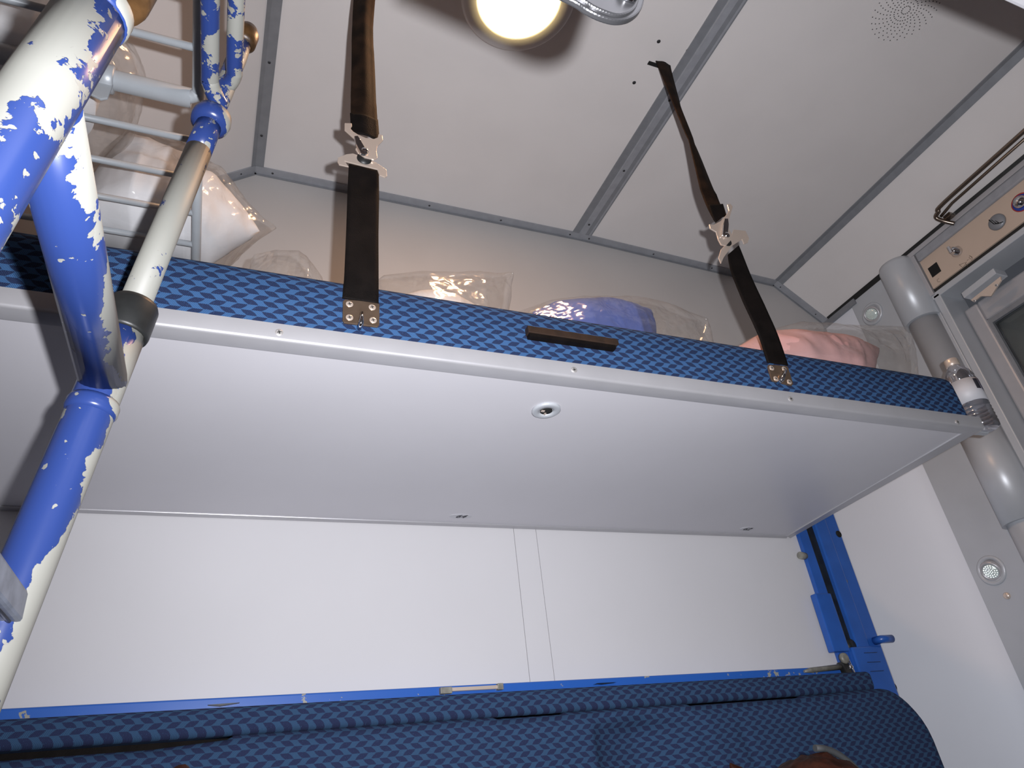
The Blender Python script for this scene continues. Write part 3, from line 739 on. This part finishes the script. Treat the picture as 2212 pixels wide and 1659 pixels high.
# ------------------------------------------------------------------ bedding bags
def loaf(name, top, yc, depth, zb, mt, parent, seed, amp=.012, nu=80, nv=36, shrink=1.0, pw=.75, wr=9, sharp=1.0, lean=0.0):
    """crumpled closed bag standing on z = zb: top = list of (x, ztop); cross-section a dome broken into creased facets"""
    xs = [p[0] for p in top]; x0, x1 = xs[0], xs[-1]
    def zt(x):
        for (a, za), (b, zb_) in zip(top, top[1:]):
            if a <= x <= b: return za+(zb_-za)*(x-a)/max(b-a, 1e-6)
        return top[-1][1]
    def crease(q):
        f = 0
        for k, (sc, am) in enumerate(((1, 1), (2.1, .6), (4.3, .28))):
            n = noise.noise(q*sc+Vector((k*3.1, seed, 0))); f += (1-2.6*abs(n))*am*sharp + n*am*(1-sharp)
        return f*.5
    vs = []; fs = []
    for i in range(nu+1):
        x = x0+(x1-x0)*i/nu; hh = (zt(x)-zb)*shrink
        e = min(1, min(i, nu-i)/(nu*.30)); dd = depth*(.06+.94*math.sqrt(e))*shrink
        for j in range(nv+1):
            x = x0+(x1-x0)*i/nu; th = pi*j/nv; y = yc-dd*cos(th); z = zb+hh*(abs(sin(th))**pw)
            q = Vector((x*wr+z*wr*.5, y*wr, z*wr*1.3)); f = crease(q)*amp
            e2 = min(1, (z-zb)/.03)*(.35+.65*e); top_ = sin(th)
            x += lean*((z-zb)/max(hh, 1e-4)-1)*max(0, (i/nu-.45)/.55)*(1 if j else 1)
            vs.append((x+f*.5, y-f*e2*cos(th)*1.3, max(zb, z+f*.55*e2*(1-.6*top_))))
    for i in range(nu):
        for j in range(nv): a = i*(nv+1)+j; fs.append((a, a+1, a+nv+2, a+nv+1))
        a = i*(nv+1); fs.append((a, a+nv+1, a+2*nv+1, a+nv))
    fs.append(tuple(range(nv+1))); fs.append(tuple(nu*(nv+1)+k for k in range(nv+1)))
    return pyd(name, vs, fs, mt, parent, smooth=True)
def bag(outline_px, y, depth, zb, sheet, label, seed, inner, plastic=None, amp=.012, group='bedding bags', lean=0.0):
    """outline_px: the plastic's top edge in the photograph; inner: the sheet's top edge"""
    P = [on(a, b, 1, y) for a, b in outline_px]
    g = thing('bedding_bag', (sum(p.x for p in P)/len(P), y, zb), label, 'bag', group)
    loaf('plastic_wrap', [(p.x, p.z) for p in P], y, depth, zb, M['film'], g, seed, amp*1.1, pw=.9, lean=lean)
    if inner:
        Q = [on(a, b, 1, y) for a, b in inner]
        loaf('folded_sheet', [(p.x, p.z) for p in Q], y, depth*.85, zb+.001, sheet, g, seed+5, amp, pw=.7, sharp=.6, lean=lean)
    return g
ZM = ZB+.1285
bag([(540, 566), (550, 553), (640, 556), (692, 603), (700, 625)], 1.02, .09, ZM, None, 'clear plastic bag corner poking over the mattress left of the left strap', 3.1, [(548, 640), (600, 625), (680, 640)], amp=.006)
bag([(805, 610), (825, 598), (960, 600), (1060, 598), (1108, 588)], 1.0, .09, ZM, M['white'], 'clear plastic bedding bag with a pointed corner right of the left strap', 8.7, [(830, 650), (930, 640), (1040, 668)], amp=.007, lean=.06)
bag([(1112, 676), (1180, 656), (1330, 652), (1420, 664), (1525, 688)], 1.0, .10, ZM, M['bluesheet'], 'clear bedding bag with a folded blue sheet', 12.3, [(1150, 674), (1190, 658), (1290, 654), (1408, 669)], amp=.010, lean=.05)
bag([(1580, 752), (1640, 722), (1700, 708), (1830, 711), (1962, 706)], .885, .075, ZM, M['pink'], 'clear bedding bag with a folded pink sheet at the window end', 21.9, [(1588, 752), (1640, 722), (1720, 724), (1830, 738), (1900, 752)], amp=.010, lean=.10)
ZR = .997
bag([(175, 400), (235, 330), (285, 298), (320, 318), (385, 350), (460, 398), (540, 465), (590, 492)], 1.16, .13, ZR, M['white'], 'big white bedding bag on the luggage rack, hanging past its end', 31.3, [(180, 420), (238, 345), (285, 303), (330, 330), (400, 366), (460, 410), (530, 470), (560, 500)], amp=.020, lean=.09)
bag([(-40, 60), (0, 20), (60, 0), (200, 60), (290, 130), (312, 180)], .86, .12, ZR, M['white'], 'white bedding bag on the luggage rack behind the near ladder rail', 44.4, [(-30, 70), (0, 30), (60, 10), (190, 80), (240, 120)], amp=.014)

# ------------------------------------------------------------------ luggage rack over the corridor
rk = thing('luggage_rack', (-.37, .9, .98), 'grey tubular luggage rack carrying the white bedding bags', 'rack')
zr = .98
tube('side_bar', [(-.108, 1.44, zr), (-.108, .84, zr)], .0085, M['rackm'], rk, seg=16)
tube('side_bar', bez([(-.108, .40, zr), (-.108, .74, zr), (-.110, .772, zr-.002), (-.130, .784, zr-.004)], 8), .0095, M['rackm'], rk, seg=16)
tube('front_tube', [(XL+.002, .784, zr), (-.118, .784, zr)], .0150, M['rackm'], rk, seg=20)
for y in (.44, .525, .61, .695, .865, .948, 1.033, 1.118, 1.203, 1.288, 1.373):
    tube('rod', [(XL+.002, y, zr), (-.110, y, zr)], .0058, M['rackm'], rk, seg=10)
lathe('hinge_ring', [(.019, -.010), (.021, -.008), (.021, .008), (.019, .010)], M['rackm'], rk, c=(-.232, .784, zr), ax=(1, 0, 0))
prism('hinge_tab', [(-.244, .779, zr-.012), (-.222, .779, zr-.012), (-.222, .775, zr-.052), (-.230, .775, zr-.058), (-.244, .775, zr-.052)], (0, .004, 0), M['rackm'], rk, bev=.001)
tube('wall_bracket', [(-.109, 1.43, zr), (-.109, 1.4525, zr)], .018, M['rackm'], rk)

# ------------------------------------------------------------------ ladder
ld = thing('berth_ladder', (-.2, .48, -Z0), 'blue tubular ladder with flaking paint leaning beside the berth', 'ladder')
vd = Vector((.13182, -.02874, .99086))
A0 = Vector((-.12094, .65065, .38347))      # where the rung meets the far rail
B0 = A0+Vector((-.006, -.322, .0))
def rail(base, s0, s1): return [base+vd*s0, base+vd*s1]
PB = peeled('flaking_paint_mostly_blue', .30, (.93, -.05, .3), .30, 11, .70)
PH = peeled('flaking_paint_half', .535, (-.9, -.2, -.3), .12, 22, .68)
PW = peeled('flaking_paint_mostly_bare', .60, (.4, -.3, 0), .06, 30, .9)
PU = peeled('flaking_paint_upper_rungs', .47, (.7, -.2, 0), .08, 26)
RT = .0205; RS = .0150
tube('far_rail', [A0+vd*s for s in (-1.58, -.9, -.3, -.12, 0, .055)], RT, PB, ld, seg=24)
tube('near_rail', [B0+vd*s for s in (-1.58, -.9, -.3, -.12, 0, .095)], RT+.0005, PH, ld, seg=24)
def collar(base, s, mt, r=.0262):
    c = base+vd*s
    return lathe('rubber_collar', [(RT, -.022), (r-.001, -.023), (r, -.019), (r, .012), (r-.002, .017), (RS+.001, .019)], mt, ld, c=c, ax=vd, seg=32)
collar(A0, .076, M['rubber'], .0238); collar(B0, .135, M['lit_rubber'], .0265)
lathe('weld_ring', [(RT+.0005, -.008), (RT+.0025, -.005), (RT+.0025, .004), (RT+.0005, .008)], PB, ld, c=B0+vd*.088, ax=vd)
lathe('weld_ring', [(RT, -.008), (RT+.0020, -.004), (RT+.0020, .004), (RT, .008)], PB, ld, c=A0+vd*(-.030), ax=vd)
# slimmer sliding sections
tube('upper_rail', [A0+vd*s for s in (.07, .2, .33)], RS, PW, ld, seg=20)
tube('upper_rail', [A0+vd*s for s in (.33, .36, .38)], RS, peeled('flaking_paint_rail_top', .40, (.93, 0, .3), .05, 30, .66), ld, seg=20)
lathe('slide_ring', [(RS, -.013), (RS+.007, -.009), (RS+.0085, 0), (RS+.007, .009), (RS, .013)], PB, ld, c=A0+vd*.388, ax=vd)
tube('upper_rail', [A0+vd*s for s in (.38, .44, .52, .565)], [.0115, .0125, .0125, .0105], PU, ld, seg=18)
lathe('rail_cap', [(.0125, -.015), (.0165, -.010), (.0165, .010), (.012, .022), (.004, .026)], M['lit_rubber'], ld, c=A0+vd*.565, ax=vd)
tube('upper_rail', [B0+vd*s for s in (.12, .6)], RS, PW, ld, seg=20)
# rungs
def rung(s, r, mt, name='rung', dx=0, dz=0):
    a = A0+vd*s+Vector((dx, 0, dz)); b = B0+vd*s+Vector((dx, 0, dz)); return tube(name, [a, a*.5+b*.5, b], r, mt, ld, seg=24)
tube('rung', [A0+vd*.000, (A0+B0)*.5, B0+Vector((0, .01, 0))], RT, peeled('flaking_paint_worn_rung', .33, (.98, -.05, .15), .30, 14, .70), ld, seg=24)
a = A0+vd*.425; b = B0+vd*.425
tube('rung', bez([a+Vector((.002, 0, -.006)), a+Vector((-.010, -.022, .0)), a+Vector((-.012, -.06, .002)), b+Vector((-.012, 0, 0))], 8), .0105, PU, ld, seg=16)
tube('rung', bez([a+Vector((.006, -.002, .03)), a+Vector((.014, -.022, .03)), a+Vector((.013, -.06, .03)), b+Vector((.013, 0, .03))], 8), .0098, PU, ld, seg=16)
# ribbed flat treads
def tread(s):
    a = A0+vd*s; b = B0+vd*s
    g = hexa('tread', [a+Vector((-.030, 0, -.012)), a+Vector((.014, -.0, -.012)), b+Vector((.014, 0, -.012)), b+Vector((-.030, 0, -.012))],
         [a+Vector((-.030, 0, .012)), a+Vector((.014, -.0, .012)), b+Vector((.014, 0, .012)), b+Vector((-.030, 0, .012))], M['step'], ld, bev=.003)
    for k in range(4):
        dx = -.026+.011*k
        tube('tread_rib', [a+Vector((dx, -.02, -.0125)), b+Vector((dx, .02, -.0125))], .0014, M['step'], g, seg=6)
for s in (-.215, -.55, -.88, -1.2): tread(s)
for bse in (A0, B0): lathe('rubber_foot', [(RT+.002, 0), (RT+.005, .01), (RT+.004, .05), (RT, .055)], M['rubber'], ld, c=bse+vd*(-1.597), ax=vd)

# ------------------------------------------------------------------ blue guide rail for the middle berth
gr = thing('berth_guide_rail', (1.58, W, .2), 'upright blue steel guide rail with a dark slotted channel on the wall', 'rail')
def rx(z, side):   # edges of the rail; very slightly tapering as photographed
    return 1.499 if side == 'l' else 1.660
zt_, zb_ = .75, -.35
def strip_y(name, xa, xb, y0, y1, z0, z1, mt, bev=.002): return box(name, (xa, y0, z0), (xb, y1, z1), mt, gr, bev=bev)
strip_y('flange', 1.499, 1.534, 1.440, W-.0005, zb_, zt_, M['blue'])
strip_y('channel_bed', 1.530, 1.568, 1.448, W-.0007, zb_, zt_, M['channel_dark'], 0)
strip_y('rib', 1.566, 1.612, 1.434, W-.0005, zb_, zt_, M['blue'], .004)
strip_y('flange', 1.609, 1.660, 1.442, W-.0005, zb_, zt_, M['blue'])
strip_y('groove', 1.606, 1.610, 1.436, 1.4435, .44, zt_, M['channel_dark'], 0)
strip_y('side_box', 1.472, 1.526, 1.424, 1.446, .252, .400, M['blue'], .003)
strip_y('saddle', 1.535, 1.640, 1.424, 1.450, .140, .262, M['blue'], .004)
for z in (.245, .222, .20): strip_y('scored_line', 1.570, 1.615, 1.4225, 1.4245, z, z+.0012, M['channel_dark'], 0)
for x, z, r in ((1.651, .575, .010), (1.651, .163, .010)): lathe('bolt_hole', [(r, 0), (r, .0012)], M['black'], gr, c=(x, 1.4422, z), ax=(0, -1, 0))
lathe('groove_end', [(.006, 0), (.006, .002)], M['bare'], gr, c=(1.612, 1.441, .437), ax=(0, -1, 0))
tube('stop_pin', [(1.500, 1.446, .508), (1.478, 1.440, .508)], .010, M['bare'], gr, seg=16)
tube('stop_pin', [(1.640, 1.440, .277), (1.640, 1.418, .277), (1.676, 1.415, .277)], .010, M['blue'], gr, seg=16)
lathe('channel_end', [(.016, 0), (.016, .004)], M['channel_dark'], gr, c=(1.550, 1.4400, .268), ax=(0, -1, 0))
box('worn_patch', (1.640, 1.4408, .172), (1.652, 1.4425, .235), M['bare'], gr)

# ------------------------------------------------------------------ folded middle berth and backrest
mb = thing('middle_berth', (.5, 1.4, .1), 'folded middle berth with chipped blue top rail and patterned cushion', 'berth')
def chipped():
    t = NT('chipped_blue_rail'); n = t.noise(t.coord(), 38, 4, .6)
    c = t.mix(t.smooth(n, .66, .67), (.022, .105, .42), (.30, .29, .25)); t.put(t.b.inputs['Base Color'], c); t.b.inputs['Roughness'].default_value = .3; return t.m
box('top_rail', (xl, 1.405, .180), (1.470, 1.4520, .2145), chipped(), mb, bev=.003)
def roll(co, n):
    return (co.x, co.z-(co.y-1.33)*.8)
ca = fabbox('cushion', (xl, 1.335, .146), (1.475, 1.440, .190), mb, FABD, .012)
box('gap_shade_core', (xl, 1.372, .05), (1.46, 1.44, .147), M['web'], mb)  # black block behind the cushion slits, their shade put into its colour
# latch and worn bar ends on the top rail
lt = box('latch_bar', (on(958, 1497, 1, 1.40).x, 1.396, .203), (on(1080, 1492, 1, 1.40).x, 1.408, .210), M['steel'], mb, bev=.001)
box('latch_end', (on(950, 1497, 1, 1.40).x, 1.393, .199), (on(975, 1495, 1, 1.40).x, 1.408, .211), M['bare'], mb, bev=.001)
box('latch_end', (on(1074, 1493, 1, 1.40).x, 1.393, .201), (on(1086, 1490, 1, 1.40).x, 1.408, .213), M['bare'], mb, bev=.001)
for px, py in ((470, 1528), (1300, 1480)):
    p = on(px, py, 1, 1.395)
    prism('rubber_tab', [(p.x-.016, 1.392, .202), (p.x-.012, 1.392, p.z+.004), (p.x+.004, 1.392, p.z+.002), (p.x+.035, 1.392, .203)], (0, .016, 0), M['rubber'], mb)
a = on(1735, 1448, 1, 1.40); b = on(1815, 1440, 1, 1.40)
tube('worn_hinge_bar', [(a.x, 1.398, a.z-.003), (a.x+.02, 1.398, a.z-.001), (b.x, 1.398, b.z-.001)], [.003, .006, .007], M['bare'], mb, seg=10)
a = on(1826, 1428, 1, 1.39); b = on(1858, 1492, 1, 1.345)
hexa('arm', [a+Vector((-.010, 0, 0)), a+Vector((.008, 0, 0)), b+Vector((.006, 0, 0)), b+Vector((-.012, 0, 0))],
     [a+Vector((-.010, .02, 0)), a+Vector((.008, .02, 0)), b+Vector((.006, .02, 0)), b+Vector((-.012, .02, 0))], M['rubber'], mb, bev=.002)
tube('arm_edge', [a+Vector((.010, -.002, .004)), b+Vector((.008, -.002, -.01))], .0022, M['chrome'], mb, seg=8)
lathe('arm_pivot', [(.013, 0), (.013, .006), (.008, .010), (.001, .011)], M['bare'], mb, c=a+Vector((-.004, .0, .006)), ax=(0, -1, 0))
lathe('pivot_bolt', [(.006, 0), (.006, .006), (.003, .009)], M['chrome'], mb, c=a+Vector((.001, -.006, -.016)), ax=(0, -1, 0))

bk = thing('backrest', (.5, 1.33, -.1), 'lower patterned blue backrest cushion with rounded end and recessed seat divider', 'backrest')
def backrest():
    nx, nz = 220, 34; xr = 1.572; x0 = xl; zb = -.62; vs = []; fs = []; uvs = []
    def top(x):
        t = .1405+.004*min(1, max(0, (x-1.30)/.1))
        slit = 0
        if x < .05: slit = -.007*min(1, (.05-x)/.12)-.001
        elif .50 < x < .635: slit = .001
        elif .93 < x < 1.22: slit = .0005
        else: slit = .004
        t += slit
        if x > xr-.105:
            q = (x-(xr-.105))/.105; t = t-.17*(1-math.sqrt(max(0, 1-q*q)))
        return t
    def yo_(x, z, zt):
        e = zt-z; y = 1.300
        if e < .030: q = 1-e/.030; y += .030*(1-math.sqrt(max(0, 1-q*q)))
        ex = xr-x
        if ex < .03: q = 1-ex/.03; y += .03*(1-math.sqrt(max(0, 1-q*q)))
        g = 0
        if .69 < x < .80: g = (x-.69)/.11; g = math.sin(g*pi/2)**.6
        elif .80 <= x < .95: g = 1-((x-.80)/.15); g = g**1.1
        g *= min(1, max(0, (.135-z)/.035))
        y += g*.042
        y -= .006*math.cos(min(1, abs(x-.25)/.45)*pi/2)*min(1, e/.08) + .003*noise.noise(Vector((x*6, z*6, 0)))
        # soft pleats beside the divider
        for xp in (.925, 1.02):
            y += .006*math.exp(-((x-xp-(.12-z)*.25)/.008)**2)*min(1, max(0, (.11-z)/.03))
        return y
    for i in range(nx+1):
        s = i/nx; x = x0+(xr-x0)*(s if s < .93 else .93+.07*math.sin((s-.93)/.07*pi/2)/1.0)
        x = min(x, xr)
        zt = top(x); arc = 0
        for j in range(nz+1):
            q = j/nz; q2 = 1-(1-q)**2.2
            z = zb+(zt-zb)*q2; vs.append((x, yo_(x, z, zt), z)); uvs.append((x, z))
    N = nz+1
    for i in range(nx):
        for j in range(nz): a = i*N+j; fs.append((a, a+N, a+N+1, a+1))
    # back rim
    base = len(vs)
    for i in range(nx+1):
        x, y, z = vs[i*N+nz]; vs.append((x, 1.333, z-.002)); uvs.append((x, z+.05))
    for i in range(nx): a = i*N+nz; fs.append((a, a+N, base+i+1, base+i))
    b2 = len(vs)
    for j in range(N): x, y, z = vs[nx*N+j]; vs.append((x, 1.333, z)); uvs.append((x+.05, z))
    for j in range(nz): fs.append((nx*N+j, b2+j, b2+j+1, nx*N+j+1))
    me = bpy.data.meshes.new('cushion'); me.from_pydata(vs, [], fs)
    uv = me.uv_layers.new(name='UVMap')
    for l in me.loops: uv.data[l.index].uv = uvs[l.vertex_index]
    return finish('cushion', me, FABD, bk, False, True)
backrest()

# lower bench seats (below the frame; the passengers sit on one)
st = thing('bench_seat', (.5, 1.1, -Z0), 'patterned blue bench seat below the lower backrest', 'seat')
fabbox('cushion', (.06, .75, -.92), (1.55, 1.28, -.84), st, FABD, .03)
box('base_box', (.06, .86, ZF), (1.55, 1.28, -.92), M['silver'], st)

# ------------------------------------------------------------------ bottle standing at the end of the berth
bt = thing('water_bottle', (1.545, .868, .604), 'clear plastic water bottle squeezed between berth end and column', 'bottle')
b0 = Vector((1.545, .868, .6038))
pr = [(.024, 0), (.030, .003), (.031, .012)]
z = .014
for k in range(5): pr += [(.0315, z), (.0295, z+.004), (.0315, z+.008)]; z += .009
pr += [(.031, z+.004), (.031, .118), (.0315, .122), (.0295, .128), (.0305, .134), (.026, .148), (.018, .160), (.0125, .168), (.0125, .176)]
lathe('bottle_body', pr, M['pet'], bt, c=b0, seg=36)
lb = lathe('label', [(.0318, .064), (.0322, .064), (.0322, .120), (.0318, .120)], M['label'], bt, c=b0, seg=36)
# navy field on the label
vs = []; fs = []
for k in range(9):
    th = radians(-80+k*7)
    for z_ in (.088, .119): vs.append(b0+Vector((.0326*cos(th), .0326*sin(th), z_)))
for k in range(8): a = 2*k; fs.append((a, a+2, a+3, a+1))
pyd('label_print', vs, fs, M['navy'], lb, fix=False)
for k in range(9):
    th = radians(-106+k*2.4); q = b0+Vector((.0325*cos(th), .0325*sin(th), 0))
    box('bar_code_line', (q.x-.0004, q.y-.0003, q.z+.090), (q.x+.0003, q.y+.0003, q.z+.116), M['ink'], lb)
lathe('cap', [(.0142, .168), (.0150, .169), (.0150, .184), (.0135, .186), (.001, .186)], M['steel'], bt, c=b0, seg=28)

# ------------------------------------------------------------------ passengers (only the tops of their heads reach the frame)
def skinbody(pts, edges, rad, name, mt, parent):
    me = bpy.data.meshes.new(name); me.from_pydata([(p[0], p[1], p[2]+Z0) for p in pts], edges, [])
    o = bpy.data.objects.new(name, me); COL.objects.link(o)
    md = o.modifiers.new('s', 'SKIN'); sb = o.modifiers.new('u', 'SUBSURF'); sb.levels = 1; sb.render_levels = 1
    for i, r in enumerate(rad): me.skin_vertices[0].data[i].radius = (r, r)
    me.skin_vertices[0].data[0].use_root = True
    dg = bpy.context.evaluated_depsgraph_get(); dg.update()
    m2 = bpy.data.meshes.new_from_object(o.evaluated_get(dg)); bpy.data.objects.remove(o)
    m2.materials.clear(); m2.materials.append(mt)
    for p in m2.polygons: p.use_smooth = True
    n = bpy.data.objects.new(name, m2); COL.objects.link(n); n.parent = parent; n.matrix_parent_inverse = Matrix.Translation(-world_loc(parent)); return n
def passenger(hx, hy, hz, label, band):
    """head crown at (hx, hy, hz); sits on the bench under the backrest, facing the camera"""
    g = thing('person', (hx, hy+.1, -Z0), label, 'person')
    c = Vector((hx, hy, hz-.115))
    py_ = max(hy+.17, .97); pel = Vector((hx, py_, -.70))
    nk = c+Vector((0, .03, -.13)); ch = pel*.35+nk*.65; be = pel*.7+nk*.3
    pts = [pel, be, ch, nk, nk+Vector((0, -.005, .05))]; E_ = [(0, 1), (1, 2), (2, 3), (3, 4)]; rd = [.13, .115, .125, .05, .048]
    for s in (-1, 1):
        k = len(pts); sh = ch+Vector((s*.15, 0, .07))
        pts += [sh, sh+Vector((s*.03, -.06, -.24)), sh+Vector((s*.00, -.24, -.34)), sh+Vector((-s*.02, -.30, -.36))]; E_ += [(2, k), (k, k+1), (k+1, k+2), (k+2, k+3)]; rd += [.055, .045, .034, .03]
        k = len(pts); pts += [pel+Vector((s*.09, -.05, 0)), pel+Vector((s*.10, -.42, .03)), pel+Vector((s*.10, -.44, -.40)), pel+Vector((s*.10, -.54, -.46))]; E_ += [(0, k), (k, k+1), (k+1, k+2), (k+2, k+3)]; rd += [.09, .065, .045, .035]
    skinbody(pts, E_, rd, 'body', M['cloth'], g)
    # head with face
    bm = bmesh.new(); bmesh.ops.create_uvsphere(bm, u_segments=28, v_segments=20, radius=1)
    for v in bm.verts:
        x, y, z = v.co; jaw = 1-.28*max(0, -z)**1.2
        X_ = x*.074*jaw; Y_ = y*.093*(1-.12*max(0, -z)); Z_ = z*.110
        if y < -.75 and abs(x) < .22 and -.35 < z < .15: Y_ -= .020*(1-abs(x)/.22)*(1-abs(z+.15)/.3)
        if y < -.7 and -.65 < z < -.5 and abs(x) < .35: Y_ -= .005
        for s in (-1, 1):
            if y < -.6 and abs(x-s*.38) < .2 and abs(z-.08) < .14: Y_ += .007
        v.co = c+Vector((X_, Y_, Z_))
    hd = frombm('head', bm, M['skin'], g, smooth=True)
    for s in (-1, 1): lathe('ear', [(.001, -.004), (.018, -.002), (.020, .003), (.012, .006)], M['skin'], hd, c=c+Vector((s*.074, .01, 0)), ax=(s, 0, 0), seg=14)
    for s in (-1, 1): lathe('eye', [(.010, 0), (.009, .003), (.004, .005), (.001, .0055)], M['ink'], hd, c=c+Vector((s*.029, -.080, .008)), ax=(0, -1, 0), seg=12)
    bm = bmesh.new(); bmesh.ops.create_uvsphere(bm, u_segments=36, v_segments=26, radius=1)
    for v in bm.verts:
        x, y, z = v.co; f = .006*noise.noise(Vector((x*7, y*7, z*3)))
        zz = max(z, -.85+.5*(y < 0)) if y < .2 else max(z, -1.0)
        v.co = c+Vector((x*(.090+f), y*(.108+f)+.004, zz*(.117+f)+.0035*noise.noise(Vector((x*14, y*14, 0)))))
        if y < -.3 and z < -.25: v.co.y = max(v.co.y, c.y-.045)
    hr = frombm('hair', bm, M['hair'], g, smooth=True)
    if band:
        pts = [c+Vector((.090*cos(t), -.012, .122*sin(t))) for t in [radians(8+k*8.2) for k in range(11)]]
        tube('hair_band', [p+Vector((0, 0, .002)) for p in pts], .0042, M['band'], g, seg=10)
        tube('loose_hair', [c+Vector((-.070, .03, .07)), c+Vector((-.105, .02, .105)), c+Vector((-.115, .015, .118))], [.028, .012, .001], M['hair'], g, seg=10)
    return g
h1 = on(1748, 1624, 1, .80); passenger(h1.x, .80, h1.z-.006, 'passenger with reddish dark brown hair in front of the backrest', True)
h2_ = on(372, 1655, 1, .80); passenger(h2_.x, .80, h2_.z-.004, 'passenger at the bottom left, only the hair top showing', False)
